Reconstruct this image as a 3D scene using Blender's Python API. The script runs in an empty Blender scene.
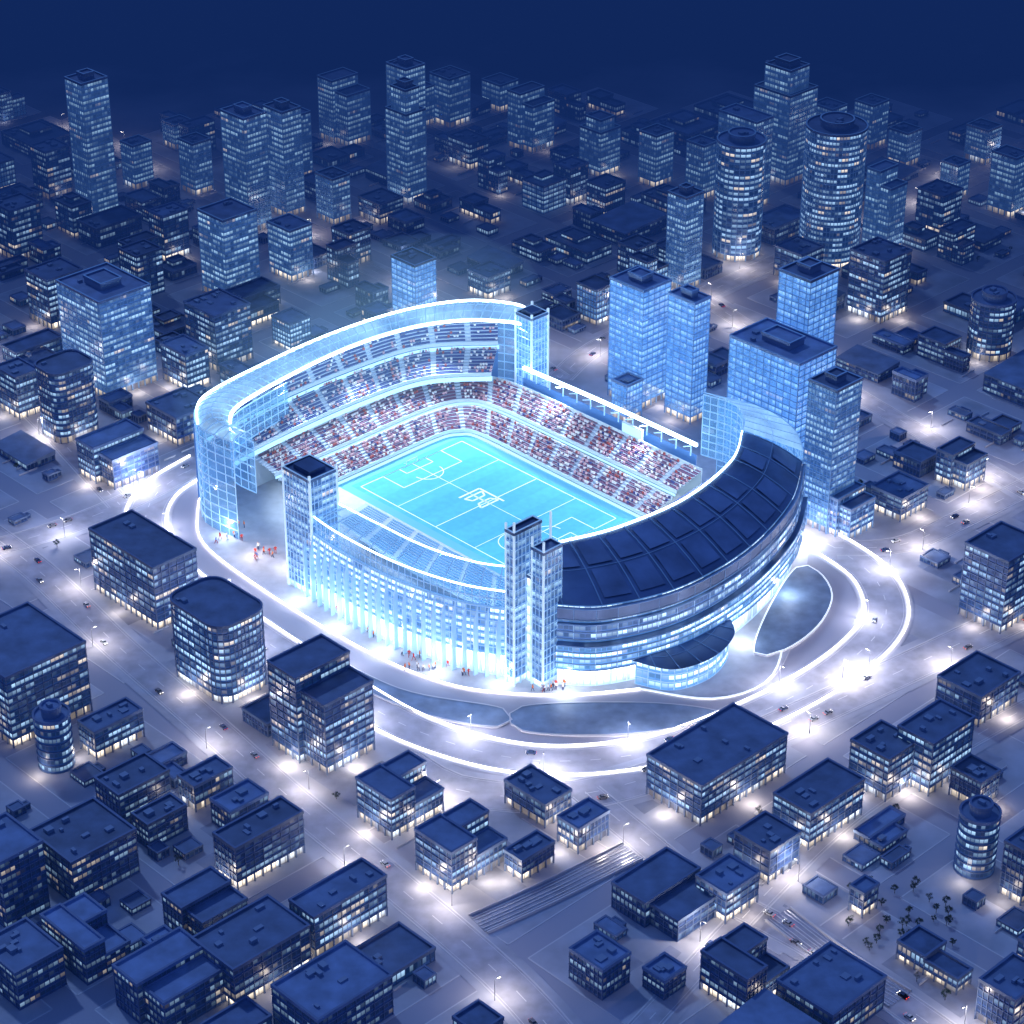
import bpy, math, random
from mathutils import Vector
R=random.Random(7)
rad=math.radians
scene=bpy.context.scene
col=scene.collection
# ------------------------------------------------------------------ camera
PITCH=30; D=1200.0; F=512/math.tan(rad(12))
H=D*math.sin(rad(PITCH)); CY=-D*math.cos(rad(PITCH))
cam=bpy.data.cameras.new("camera"); camo=bpy.data.objects.new("camera",cam); col.objects.link(camo)
camo.location=(0,CY,H); camo.rotation_euler=(rad(90-PITCH),0,0)
cam.sensor_width=36; cam.lens=18/math.tan(rad(12)); cam.clip_start=5; cam.clip_end=30000
scene.camera=camo
scene.view_settings.view_transform='Standard'; scene.view_settings.look='None'; scene.view_settings.exposure=0
SP,CP=math.sin(rad(PITCH)),math.cos(rad(PITCH))
def P(px,py,z=0):
    u=(px-512)/F; v=(512-py)/F
    dx,dy,dz=u,CP+SP*v,-SP+CP*v
    t=(z-H)/dz
    return Vector((dx*t,CY+dy*t,z))
def kscale(w):
    return F/((w.y-CY)*CP-(w.z-H)*SP)
YAW=rad(-46)
A=Vector((math.cos(YAW),math.sin(YAW),0)); B=Vector((-math.sin(YAW),math.cos(YAW),0))
C0=P(487,503)
def G(s,t,z=0): 
    v=C0+A*s+B*t; return Vector((v.x,v.y,z))
def toST(v):
    d=v-C0; return (d.x*A.x+d.y*A.y, d.x*B.x+d.y*B.y)
# ------------------------------------------------------------------ materials
def newmat(name):
    m=bpy.data.materials.new(name); m.use_nodes=True
    nt=m.node_tree; nt.nodes.clear()
    out=nt.nodes.new("ShaderNodeOutputMaterial")
    return m,nt,out
def N(nt,typ,**kw):
    n=nt.nodes.new(typ)
    for k,v in kw.items(): setattr(n,k,v)
    return n
def math_(nt,op,a,b=None,c=None,clamp=False):
    n=N(nt,"ShaderNodeMath",operation=op); n.use_clamp=clamp
    for i,x in enumerate((a,b,c)):
        if x is None: continue
        if isinstance(x,(int,float)): n.inputs[i].default_value=x
        else: nt.links.new(x,n.inputs[i])
    return n.outputs[0]
def mixc(nt,f,a,b,bt='MIX'):
    n=N(nt,"ShaderNodeMix",data_type='RGBA',blend_type=bt)
    for s,x in ((n.inputs[0],f),(n.inputs[6],a),(n.inputs[7],b)):
        if isinstance(x,(int,float)): s.default_value=x
        elif isinstance(x,tuple): s.default_value=(*x,1)
        else: nt.links.new(x,s)
    return n.outputs[2]
def simple(name,c,rough=.6,metal=0,emis=None,es=0,var=0,scale=.2,sample=True,spec=.4,rnd=0):
    m,nt,out=newmat(name)
    b=N(nt,"ShaderNodeBsdfPrincipled")
    b.inputs["Roughness"].default_value=rough; b.inputs["Metallic"].default_value=metal
    b.inputs["Specular IOR Level"].default_value=spec
    if var>0:
        tc=N(nt,"ShaderNodeNewGeometry"); no=N(nt,"ShaderNodeTexNoise"); no.inputs["Scale"].default_value=scale; no.inputs["Detail"].default_value=6
        nt.links.new(tc.outputs["Position"],no.inputs["Vector"])
        f=math_(nt,'MULTIPLY_ADD',no.outputs[0],2.2,-.6,True)
        o=mixc(nt,f,tuple(x*(1-var) for x in c),tuple(min(1,x*(1+var)) for x in c))
        if rnd:
            oi=N(nt,"ShaderNodeObjectInfo"); g=N(nt,"ShaderNodeCombineColor"); v=math_(nt,'MULTIPLY_ADD',oi.outputs["Random"],rnd,1-rnd*.6)
            for i in range(3): nt.links.new(v,g.inputs[i])
            o=mixc(nt,1.0,o,g.outputs[0],'MULTIPLY')
        nt.links.new(o,b.inputs["Base Color"])
    else: b.inputs["Base Color"].default_value=(*c,1)
    if emis:
        b.inputs["Emission Color"].default_value=(*emis,1); b.inputs["Emission Strength"].default_value=es
    nt.links.new(b.outputs[0],out.inputs[0])
    if not sample: m.cycles.emission_sampling='NONE'
    return m
def facade(name,E=1.5,thr=.55,base=(.03,.06,.16),glow=(.05,.2,.6),gs=.05,cool=(.45,.72,1),warmf=.15,trans=0,vlo=.32,vhi=.8):
    m,nt,out=newmat(name)
    uv=N(nt,"ShaderNodeUVMap"); sp=N(nt,"ShaderNodeSeparateXYZ"); nt.links.new(uv.outputs[0],sp.inputs[0])
    u,v=sp.outputs[0],sp.outputs[1]
    oi=N(nt,"ShaderNodeObjectInfo"); r=math_(nt,'MULTIPLY',oi.outputs["Random"],97.3)
    fu,fv=math_(nt,'FLOOR',u),math_(nt,'FLOOR',v)
    def wn(x,y,off):
        c=N(nt,"ShaderNodeCombineXYZ"); nt.links.new(x,c.inputs[0]); nt.links.new(y,c.inputs[1])
        nt.links.new(math_(nt,'ADD',r,off),c.inputs[2])
        w=N(nt,"ShaderNodeTexWhiteNoise",noise_dimensions='3D'); nt.links.new(c.outputs[0],w.inputs[0]); return w.outputs[0]
    n1=wn(fu,fv,.1)
    n2=wn(math_(nt,'FLOOR',math_(nt,'DIVIDE',u,5.0)),fv,3.7)
    n3=wn(math_(nt,'FLOOR',math_(nt,'DIVIDE',u,3.0)),fv,8.1)
    s=math_(nt,'ADD',math_(nt,'MULTIPLY',n1,.35),math_(nt,'MULTIPLY',n2,.65))
    mr=N(nt,"ShaderNodeMapRange"); nt.links.new(s,mr.inputs[0]); mr.inputs[1].default_value=thr-.16; mr.inputs[2].default_value=thr+.42
    lit=math_(nt,'POWER',mr.outputs[0],1.4)
    fr=math_(nt,'FRACT',v); fru=math_(nt,'FRACT',u)
    mask=math_(nt,'MULTIPLY',math_(nt,'GREATER_THAN',fr,vlo),math_(nt,'LESS_THAN',fr,vhi))
    mask=math_(nt,'MULTIPLY',mask,math_(nt,'GREATER_THAN',fru,.14))
    grad=math_(nt,'MULTIPLY_ADD',fr,1.3,.1)
    es=math_(nt,'MULTIPLY',math_(nt,'MULTIPLY',math_(nt,'MULTIPLY',lit,mask),grad),E)
    colr=mixc(nt,math_(nt,'GREATER_THAN',n3,1-warmf),cool,(1,.86,.66))
    b=N(nt,"ShaderNodeBsdfPrincipled"); b.inputs["Roughness"].default_value=.22
    nt.links.new(mixc(nt,mask,tuple(min(1,x*1.9) for x in base),base),b.inputs["Base Color"])
    e1=N(nt,"ShaderNodeEmission"); nt.links.new(colr,e1.inputs[0]); nt.links.new(es,e1.inputs[1])
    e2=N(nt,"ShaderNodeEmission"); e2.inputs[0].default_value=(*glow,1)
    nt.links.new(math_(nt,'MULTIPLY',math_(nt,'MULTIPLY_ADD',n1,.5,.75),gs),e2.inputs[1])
    a1=N(nt,"ShaderNodeAddShader"); a2=N(nt,"ShaderNodeAddShader")
    nt.links.new(e1.outputs[0],a1.inputs[0]); nt.links.new(e2.outputs[0],a1.inputs[1])
    nt.links.new(a1.outputs[0],a2.inputs[0]); nt.links.new(b.outputs[0],a2.inputs[1])
    res=a2.outputs[0]
    if trans>0:
        t=N(nt,"ShaderNodeBsdfTransparent"); t.inputs[0].default_value=(.75,.9,1,1)
        mx=N(nt,"ShaderNodeMixShader"); mx.inputs[0].default_value=trans
        nt.links.new(res,mx.inputs[1]); nt.links.new(t.outputs[0],mx.inputs[2]); res=mx.outputs[0]
    nt.links.new(res,out.inputs[0]); m.cycles.emission_sampling='NONE'
    return m
M={}
M['roof']=simple("roof_membrane",(.19,.27,.44),.6,var=.3,scale=.12,rnd=.6)
M['roof2']=simple("roof_slate",(.13,.20,.35),.55,var=.35,scale=.15,rnd=.6)
M['trim']=simple("facade_trim",(.15,.21,.36),.4)
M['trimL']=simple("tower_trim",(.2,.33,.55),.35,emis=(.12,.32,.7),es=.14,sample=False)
M['unit']=simple("roof_unit_metal",(.24,.32,.46),.5)
M['f_dim']=facade("facade_dim",E=.8,thr=.62,gs=.03)
M['f_mid']=facade("facade_mid",E=1.2,thr=.50,gs=.08)
M['f_brt']=facade("facade_bright",E=1.5,thr=.38,gs=.16)
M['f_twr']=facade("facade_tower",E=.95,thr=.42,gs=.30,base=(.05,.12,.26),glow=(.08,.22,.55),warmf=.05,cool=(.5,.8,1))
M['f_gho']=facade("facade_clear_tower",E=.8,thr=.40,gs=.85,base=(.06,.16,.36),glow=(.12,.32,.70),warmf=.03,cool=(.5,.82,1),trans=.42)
M['lobby']=facade("lobby_glass_lit",E=2.3,thr=.35,gs=.3,glow=(.6,.5,.4),warmf=.75,vlo=.05,vhi=.92,cool=(.75,.88,1))
# ------------------------------------------------------------------ mesh builder
class MB:
    def __init__(s): s.v=[];s.f=[];s.m=[];s.uv=[];s.mats=[]
    def mi(s,mat):
        if mat not in s.mats: s.mats.append(mat)
        return s.mats.index(mat)
    def face(s,pts,mat,uv=None):
        i=len(s.v); s.v.extend([tuple(p) for p in pts]); s.f.append(tuple(range(i,i+len(pts))))
        s.m.append(s.mi(mat)); s.uv.append(uv or [(0,0)]*len(pts))
    def box(s,x0,x1,y0,y1,z0,z1,mat,top=None,bottom=False):
        c=[(x0,y0),(x1,y0),(x1,y1),(x0,y1)]
        for i in range(4):
            a,b=c[i],c[(i+1)%4]
            s.face([(*a,z0),(*b,z0),(*b,z1),(*a,z1)],mat)
        s.face([(*p,z1) for p in c],top or mat)
        if bottom: s.face([(*p,z0) for p in c[::-1]],mat)
    def obox(s,p,q,w,z0,z1,mat,z0b=None,z1b=None):
        p=Vector((p[0],p[1],0)); q=Vector((q[0],q[1],0)); d=(q-p)
        if d.length<1e-6:return
        n=Vector((-d.y,d.x,0)).normalized()*(w/2)
        z0b=z0 if z0b is None else z0b; z1b=z1 if z1b is None else z1b
        a,b,c,e=p-n,q-n,q+n,p+n
        lo=[(a.x,a.y,z0),(b.x,b.y,z0b),(c.x,c.y,z0b),(e.x,e.y,z0)]
        hi=[(a.x,a.y,z1),(b.x,b.y,z1b),(c.x,c.y,z1b),(e.x,e.y,z1)]
        s.face(hi,mat); s.face(lo[::-1],mat)
        for i in range(4):
            j=(i+1)%4; s.face([lo[i],lo[j],hi[j],hi[i]],mat)
    def mesh(s,name):
        me=bpy.data.meshes.new(name); me.from_pydata(s.v,[],s.f)
        for m in s.mats: me.materials.append(m)
        me.polygons.foreach_set("material_index",s.m)
        ul=me.uv_layers.new(name="UVMap")
        flat=[c for f in s.uv for p in f for c in p]
        ul.data.foreach_set("uv",flat); me.update(); return me
    def obj(s,name,parent=None,loc=(0,0,0),rz=0):
        o=bpy.data.objects.new(name,s.mesh(name)); col.objects.link(o); o.location=loc; o.rotation_euler=(0,0,rz)
        if parent: o.parent=parent
        return o
def empty(name,loc=(0,0,0),rz=0):
    o=bpy.data.objects.new(name,None); col.objects.link(o); o.location=loc; o.rotation_euler=(0,0,rz); return o
def offset(poly,d):
    n=len(poly); out=[]
    for i in range(n):
        p0,p1,p2=poly[i-1],poly[i],poly[(i+1)%n]
        e1=Vector((p1[0]-p0[0],p1[1]-p0[1])).normalized(); e2=Vector((p2[0]-p1[0],p2[1]-p1[1])).normalized()
        n1=Vector((e1.y,-e1.x)); n2=Vector((e2.y,-e2.x)); b=(n1+n2)
        b=b/(max(.3,b.length_squared)/2) 
        out.append((p1[0]+b.x*d,p1[1]+b.y*d))
    return out
def prism(mb,poly,z0,z1,fh,ww,wall,trim,roof,lobby=None,led=.35,mull=True,parapet=1.0,lobh=4.0,ledge=True):
    n=len(poly); zz=z0
    if lobby:
        pin=offset(poly,-.6); ac=R.randint(0,60)
        for i in range(n):
            a,b=pin[i],pin[(i+1)%n]; L=(Vector(b)-Vector(a)).length/2.4
            mb.face([(*a,z0),(*b,z0),(*b,z0+lobh),(*a,z0+lobh)],lobby,[(ac,0),(ac+L,0),(ac+L,1),(ac,1)]); ac+=L
        zz=z0+lobh
        for i in range(n):
            a,b=Vector(poly[i]),Vector(poly[(i+1)%n]); L=(b-a).length; k=max(1,int(L/4))
            if n>8 and i%2: continue
            for j in range(k):
                p=a.lerp(b,j/k); mb.box(p.x-.3,p.x+.3,p.y-.3,p.y+.3,z0,zz,trim)
    nf=max(1,round((z1-zz)/fh)); fh=(z1-zz)/nf; acc=R.randint(0,50)
    for i in range(n):
        a,b=Vector(poly[i]),Vector(poly[(i+1)%n]); L=(b-a).length; k=max(1,round(L/ww)) if L>ww*.8 else L/ww
        mb.face([(*a,zz),(*b,zz),(*b,z1),(*a,z1)],wall,[(acc,0),(acc+k,0),(acc+k,nf),(acc,nf)])
        if mull and L>ww:
            d=(b-a).normalized(); nn=Vector((d.y,-d.x)); st=2 if L>8*ww else 1
            for j in range(0,int(k)+1,st):
                p=a+d*(L*j/k); q=p+nn*.3; e=d*.14
                mb.face([(*(p-e),zz),(*(q-e),zz),(*(q-e),z1),(*(p-e),z1)],trim)
                mb.face([(*(q-e),zz),(*(q+e),zz),(*(q+e),z1),(*(q-e),z1)],trim)
                mb.face([(*(q+e),zz),(*(p+e),zz),(*(p+e),z1),(*(q+e),z1)],trim)
        acc+=int(k)+1
    if ledge:
        po=offset(poly,led)
        for f in range(nf+1):
            z=zz+f*fh; h=.35
            if f==nf: continue
            for i in range(n):
                a,b,c,d=poly[i],poly[(i+1)%n],po[(i+1)%n],po[i]
                mb.face([(*d,z-h/2),(*c,z-h/2),(*c,z+h/2),(*d,z+h/2)],trim)
                mb.face([(*d,z+h/2),(*c,z+h/2),(*b,z+h/2),(*a,z+h/2)],trim)
                mb.face([(*a,z-h/2),(*b,z-h/2),(*c,z-h/2),(*d,z-h/2)],trim)
    po=offset(poly,led+.1); pi=offset(poly,-.5); zp=z1+parapet
    for i in range(n):
        j=(i+1)%n
        mb.face([(*po[i],z1-.5),(*po[j],z1-.5),(*po[j],zp),(*po[i],zp)],roof)
        mb.face([(*po[i],zp),(*po[j],zp),(*pi[j],zp),(*pi[i],zp)],trim)
        mb.face([(*pi[i],zp),(*pi[j],zp),(*pi[j],z1),(*pi[i],z1)],roof)
        mb.face([(*poly[i],z1-.5),(*poly[j],z1-.5),(*po[j],z1-.5),(*po[i],z1-.5)],trim)
    mb.face([(*p,z1) for p in pi],roof)
def rect(x0,x1,y0,y1): return [(x0,y0),(x1,y0),(x1,y1),(x0,y1)]
def rrect(x0,x1,y0,y1,r,k=5):
    pts=[]
    for cx,cy,a0 in ((x1-r,y0+r,-90),(x1-r,y1-r,0),(x0+r,y1-r,90),(x0+r,y0+r,180)):
        for i in range(k+1):
            a=rad(a0+90*i/k); pts.append((cx+r*math.cos(a),cy+r*math.sin(a)))
    return pts
def circ(cx,cy,r,n=28): return [(cx+r*math.cos(2*math.pi*i/n),cy+r*math.sin(2*math.pi*i/n)) for i in range(n)]
def units(mb,x0,x1,y0,y1,z,k=3):
    for _ in range(k):
        w,d,h=R.uniform(1.2,3.5),R.uniform(1.2,4),R.uniform(.6,1.6)
        if x1-x0<w+3 or y1-y0<d+3: continue
        x=R.uniform(x0+1,x1-w-1); y=R.uniform(y0+1,y1-d-1)
        mb.box(x,x+w,y,y+d,z,z+h,M['unit'])
NL=[0]
def lamp(name,loc,power,color,parent=None,r=1.2,spot=None,rot=None):
    l=bpy.data.lights.new(name,'SPOT' if spot else 'POINT'); l.energy=power; l.color=color; l.shadow_soft_size=r
    if spot: l.spot_size=spot; l.spot_blend=.6
    o=bpy.data.objects.new(name,l); col.objects.link(o); o.location=loc
    if rot: o.rotation_euler=rot
    if parent: o.parent=parent
    NL[0]+=1
    return o
WARM=(1,.85,.70); LIL=(.80,.84,1)
occ=[]
# ------------------------------------------------------------------ explicit buildings
def bld(cx,by,wl,wr,hp,kind='box',name='office_building',wall='f_mid',roof='roof',lob=1,light=.5,fh=3.4,ww=2.2,trim='trim'):
    w=P(cx,by); k=kscale(w)
    if by<300: hp*=.9
    if light<=.3: lob=0
    ws=wl/(k*.695); wt=wr/(k*.719); h=hp/(k*CP)
    if kind=='round':
        r=wl/k; w=P(cx,by)+Vector((0,r,0)); S,T=toST(w); occ.append((S-r,S+r,T-r,T+r))
        loc=w; mb=MB(); pl=circ(0,0,r)
        prism(mb,pl,0,h,fh,ww,M[wall],M[trim],M[roof],M['lobby'] if lob else None)
        prism(mb,circ(0,0,r*.55,20),h,h+4,4,ww,M['unit'],M[trim],M[roof],ledge=False,mull=False)
        units(mb,-r*.4,r*.4,-r*.4,r*.4,h+4,2)
        lo=[(3,-r-4)]
    else:
        S,T=toST(w); occ.append((S-ws,S,T,T+wt)); loc=w; mb=MB()
        x0,x1,y0,y1=-ws,0,0,wt
        L=M['lobby'] if lob else None
        if kind=='round_corner': prism(mb,rrect(x0,x1,y0,y1,min(ws,wt)*.28),0,h,fh,ww,M[wall],M[trim],M[roof],L)
        elif kind=='step':
            prism(mb,rect(x0,x1,y0,y1),0,h*.8,fh,ww,M[wall],M[trim],M[roof],L)
            prism(mb,rect(x0+.18*ws,x1-.12*ws,y0+.12*wt,y1-.2*wt),h*.8,h,fh,ww,M[wall],M[trim],M[roof])
        elif kind=='split':
            prism(mb,rect(x0,x1-.45*ws,y0,y1),0,h,fh,ww,M[wall],M[trim],M[roof],L)
            prism(mb,rect(x1-.45*ws+.02,x1,y0+.1*wt,y1),0,h*.82,fh,ww,M[wall],M[trim],M[roof],L)
        elif kind=='court':
            prism(mb,rect(x0,x1,y0,y0+.45*wt),0,h,fh,ww,M[wall],M[trim],M[roof],L)
            prism(mb,rect(x0,x0+.5*ws,y0+.45*wt+.02,y1),0,h*.95,fh,ww,M[wall],M[trim],M[roof],L)
            prism(mb,rect(x0+.5*ws+.02,x1,y0+.45*wt+.02,y1),0,h*.55,fh,ww,M[wall],M[trim],M[roof],L)
        else: prism(mb,rect(x0,x1,y0,y1),0,h,fh,ww,M[wall],M[trim],M[roof],L)
        if kind in('box','step','round_corner'):
            if hp>84: prism(mb,rect(x0+.3*ws,x1-.3*ws,y0+.3*wt,y1-.3*wt),h+.02,h+3.5,4,ww,M['unit'],M[trim],M[roof],ledge=False,mull=False)
            units(mb,x0+1,x0+.3*ws,y0+1,y1-1,h,2)
        if kind=='box' and hp<=60: units(mb,x0+1,x1-1,y0+1,y1-1,h,4)
        lo=[(x1+5,(y0+y1)/2),((x0+x1)/2,y0-5)]
    o=mb.obj(name,None,loc,YAW)
    if light>=1:
        for q in lo: lamp("entrance_light",(q[0],q[1],4.5),1700*light,WARM,o,1.5)
    elif light>.35:
        q=R.choice(lo); lamp("entrance_light",(q[0],q[1],4.5),2600*light,WARM,o,1.5)
    return o
T_=dict(name='glass_tower',wall='f_twr',trim='trimL',lob=1,light=.5)
T0=dict(T_,light=.32)
# foreground right
bld(700,826,51,93,42,name='office_block',wall='f_mid',light=1.6)
bld(808,850,33,60,38,light=1.2); bld(768,884,32,33,34,wall='f_dim')
bld(885,802,33,34,44,light=1,wall='f_mid'); bld(928,796,30,48,54,light=1,wall='f_mid')
bld(978,727,37,46,30,wall='f_dim',light=.9); bld(978,810,25,22,28,wall='f_dim')
bld(977,880,20,0,60,'round',name='round_tower',wall='f_mid',lob=0,light=.4); bld(1020,905,18,34,56,wall='f_dim')
bld(1000,634,36,42,72,wall='f_mid',light=1)
# left
bld(14,748,70,68,72,wall='f_mid',light=.6); bld(224,708,62,46,78,'round_corner',wall='f_brt',light=1.6)
bld(158,630,74,38,62,wall='f_mid',light=.6); bld(322,778,54,50,88,'split',name='apartment_tower',wall='f_mid',light=1.8)
bld(392,840,36,50,42,'court',wall='f_mid',light=1.4); bld(452,894,37,54,44,'court',wall='f_mid',light=1.4)
bld(545,828,40,26,24,wall='f_dim',light=.8); bld(578,854,20,31,26,wall='f_mid',light=1); bld(522,882,17,32,22,wall='f_dim',light=.8)
bld(97,760,19,42,28,wall='f_mid'); bld(54,774,18,0,52,'round',name='round_tower',wall='f_mid',lob=0,light=.5)
# lower left cluster
bld(122,828,28,44,34,wall='f_dim',light=.3); bld(8,930,44,36,72,wall='f_dim',light=.3); bld(76,906,50,56,46,wall='f_dim',light=.3)
bld(196,812,18,34,26,wall='f_dim',light=.4); bld(232,836,22,34,24,wall='f_dim',light=.3); bld(238,890,24,62,44,wall='f_dim',light=.8)
bld(316,958,26,68,44,wall='f_mid',light=1); bld(200,952,40,44,34,'split',wall='f_dim',light=.3); bld(236,1010,46,70,44,wall='f_dim',light=.4)
bld(150,850,18,34,26,wall='f_dim',light=.3); bld(88,985,52,38,38,'court',wall='f_dim',light=.3); bld(160,1040,50,60,44,'split',wall='f_dim',light=.3)
bld(20,1010,44,40,40,wall='f_dim',light=.3); bld(320,1060,50,70,44,wall='f_dim',light=.3); bld(160,975,18,20,26,wall='f_dim',light=0)
# lower right
bld(725,924,28,35,32,wall='f_mid',light=.4); bld(602,1000,32,28,32,wall='f_dim',light=.3); bld(745,1018,42,46,42,'court',wall='f_dim',light=.4)
bld(672,945,58,58,26,'split',wall='f_dim',light=.2); bld(664,1000,20,22,20,wall='f_dim',light=.2); bld(862,918,12,16,26,name='kiosk_building',wall='f_dim',light=.4)
bld(830,1048,50,60,36,wall='f_dim',light=.3); bld(1010,1040,30,40,44,wall='f_dim',light=.4)
# mid left
bld(62,446,29,36,66,'round_corner',wall='f_mid',light=1); bld(108,400,50,44,92,wall='f_twr',trim='trimL',light=1)
bld(110,492,36,44,34,'split',wall='f_mid',light=.8); bld(188,392,28,20,34,wall='f_mid'); bld(218,372,34,32,52,wall='f_mid')
bld(228,303,28,30,76,'box',**T_); bld(20,420,25,20,40); bld(166,262,16,22,46,wall='f_mid'); bld(16,262,22,24,52,wall='f_mid')
bld(52,330,26,30,46,wall='f_mid'); bld(178,446,34,34,26,wall='f_dim')
# back towers
bld(94,222,19,22,138,'box',**T_); bld(250,234,25,20,116,'box',**T_); bld(287,218,20,17,106,'box',**T0)
bld(408,204,21,18,112,'step',**T_); bld(408,172,20,18,102,'box',**T0); bld(346,148,28,24,62,'split',**T_); bld(450,128,20,20,48,**T0)
bld(530,154,22,24,56,'split',**T_); bld(600,178,20,20,56,'step',**T_); bld(655,188,16,18,52,**T0)
bld(683,292,17,18,96,'box',**T_); bld(738,262,24,0,116,'round',**{**T_,'name':'round_glass_tower','wall':'f_brt'})
bld(831,270,30,0,136,'round',**{**T_,'name':'round_glass_tower','wall':'f_brt'}); bld(785,186,32,30,112,'step',**T_)
bld(752,210,34,18,88,'box',**T0); bld(702,200,16,14,54,**T0); bld(884,256,20,20,82,'split',**T_); bld(880,324,30,30,58,wall='f_mid',light=1)
bld(992,362,22,0,52,'round',name='round_tower',wall='f_mid'); bld(1010,218,20,16,60,**T_); bld(955,200,14,14,34,**T0)
bld(240,170,14,14,50,**T0); bld(176,150,14,16,24,**T0); bld(50,200,18,20,48,wall='f_mid'); bld(298,180,16,14,64,**T0)
bld(292,282,24,20,52,**T_); bld(416,326,24,20,56,**{**T_,'wall':'f_gho'}); bld(636,285,18,20,36,wall='f_mid'); bld(800,285,24,24,30,wall='f_mid')
bld(570,205,16,18,36,wall='f_mid'); bld(940,236,22,22,40,wall='f_mid'); bld(488,300,20,22,20,wall='f_mid')
bld(470,170,22,18,26,wall='f_mid'); bld(380,225,22,22,20); bld(605,218,18,20,30)
bld(136,190,14,16,44,**T0); bld(196,196,16,16,52,**T0); bld(334,225,18,16,46,**T0); bld(350,268,18,20,34,wall='f_mid'); bld(140,300,20,22,40,wall='f_mid',light=.3)
bld(500,112,18,18,26,**T0); bld(420,128,16,14,38,**T0); bld(870,150,16,18,44,**T0); bld(905,168,16,16,34,**T0); bld(830,150,18,16,40,**T0); bld(985,165,18,16,34,**T0)
# beside stadium
bld(640,410,31,28,112,'box',**{**T_,'wall':'f_gho'}); bld(690,424,24,16,114,'box',**{**T_,'wall':'f_gho'}); bld(626,424,14,16,36,**{**T_,'wall':'f_gho'})
bld(790,508,62,40,138,'box',**{**T_,'wall':'f_gho'}); bld(798,470,27,30,178,'box',**{**T_,'wall':'f_gho'})
bld(826,534,24,28,138,'box',**{**T_,'wall':'f_twr'}); bld(846,542,22,30,36,'split',**{**T_,'wall':'f_brt','name':'glass_pavilion'})
bld(900,522,26,30,22,wall='f_dim',light=.8); bld(962,492,24,26,30,'split',light=.8)
# ------------------------------------------------------------------ curves
def catmull(pts,step=4.0,closed=False):
    pts=[Vector((p[0],p[1],0)) for p in pts]; n=len(pts); out=[]
    for i in range(n if closed else n-1):
        if closed: p0,p1,p2,p3=pts[i-1],pts[i],pts[(i+1)%n],pts[(i+2)%n]
        else: p0,p1,p2,p3=pts[max(i-1,0)],pts[i],pts[i+1],pts[min(i+2,n-1)]
        k=max(1,int((p2-p1).length/step))
        for j in range(k):
            t=j/k
            out.append(.5*((2*p1)+(p2-p0)*t+(2*p0-5*p1+4*p2-p3)*t*t+(3*p1-p0-3*p2+p3)*t**3))
    if not closed: out.append(pts[-1])
    return out
def side(path,d,closed=False):
    out=[];n=len(path)
    for i,p in enumerate(path):
        a=path[i-1] if (i>0 or closed) else p; b=path[(i+1)%n] if (i<n-1 or closed) else p
        t=(b-a).normalized(); out.append(p+Vector((t.y,-t.x,0))*d)
    return out
def ribbon(mb,path,w0,w1,z,mat,closed=False,thick=0):
    L=side(path,w0,closed); Rr=side(path,w1,closed); n=len(path)
    for i in range(n if closed else n-1):
        j=(i+1)%n
        mb.face([(L[i].x,L[i].y,z),(L[j].x,L[j].y,z),(Rr[j].x,Rr[j].y,z),(Rr[i].x,Rr[i].y,z)],mat)
        if thick:
            for q in (L,Rr):
                mb.face([(q[i].x,q[i].y,z-thick),(q[j].x,q[j].y,z-thick),(q[j].x,q[j].y,z),(q[i].x,q[i].y,z)],mat)
M['pave']=simple("paving_concrete",(.50,.51,.58),.8,var=.25,scale=.05,spec=.2)
M['lot']=simple("asphalt_lot",(.36,.38,.47),.8,var=.3,scale=.08,spec=.2)
M['road']=simple("road_surface",(.48,.48,.55),.75,var=.2,scale=.15,spec=.2)
M['kerb']=simple("kerb_stone",(.66,.66,.70),.7)
M['paint']=simple("road_paint",(.8,.8,.82),.7)
M['plaza']=simple("plaza_stone",(.58,.58,.64),.6,var=.12,scale=.2)
M['terr']=simple("terrace_paving",(.20,.28,.42),.6,var=.25,scale=.15)
M['led']=simple("led_strip_white",(.8,.8,.8),.4,emis=(1,.95,.97),es=3.6)
M['leds']=simple("led_strip_soft",(.8,.8,.8),.4,emis=(.8,.9,1),es=.8,sample=False)
M['ledc']=simple("led_strip_cyan",(.8,.8,.8),.4,emis=(.66,.9,1),es=7,sample=False)
M['rail']=simple("rail_steel",(.7,.71,.76),.35,metal=.5)
# one ground sheet: asphalt colour darkens past the last blocks to paint the night falloff
m,nt,out=newmat("ground"); b=N(nt,"ShaderNodeBsdfPrincipled"); b.inputs["Roughness"].default_value=.85; b.inputs["Specular IOR Level"].default_value=.2
ge=N(nt,"ShaderNodeNewGeometry"); sp=N(nt,"ShaderNodeSeparateXYZ"); nt.links.new(ge.outputs["Position"],sp.inputs[0])
no=N(nt,"ShaderNodeTexNoise"); no.inputs["Scale"].default_value=.012; no.inputs["Detail"].default_value=5; nt.links.new(ge.outputs["Position"],no.inputs["Vector"])
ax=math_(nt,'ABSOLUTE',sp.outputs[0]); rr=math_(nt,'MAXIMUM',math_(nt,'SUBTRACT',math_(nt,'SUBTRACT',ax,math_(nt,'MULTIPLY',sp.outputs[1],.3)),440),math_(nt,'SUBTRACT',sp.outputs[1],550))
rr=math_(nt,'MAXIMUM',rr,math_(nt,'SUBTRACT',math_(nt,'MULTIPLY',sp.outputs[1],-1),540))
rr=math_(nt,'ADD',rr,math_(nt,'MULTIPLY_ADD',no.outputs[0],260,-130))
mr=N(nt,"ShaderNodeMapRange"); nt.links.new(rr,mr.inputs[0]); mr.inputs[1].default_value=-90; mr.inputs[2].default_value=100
nt.links.new(mixc(nt,mr.outputs[0],(.44,.44,.52),(.015,.024,.05)),b.inputs["Base Color"]); nt.links.new(b.outputs[0],out.inputs[0]); M['gnd']=m
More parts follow.
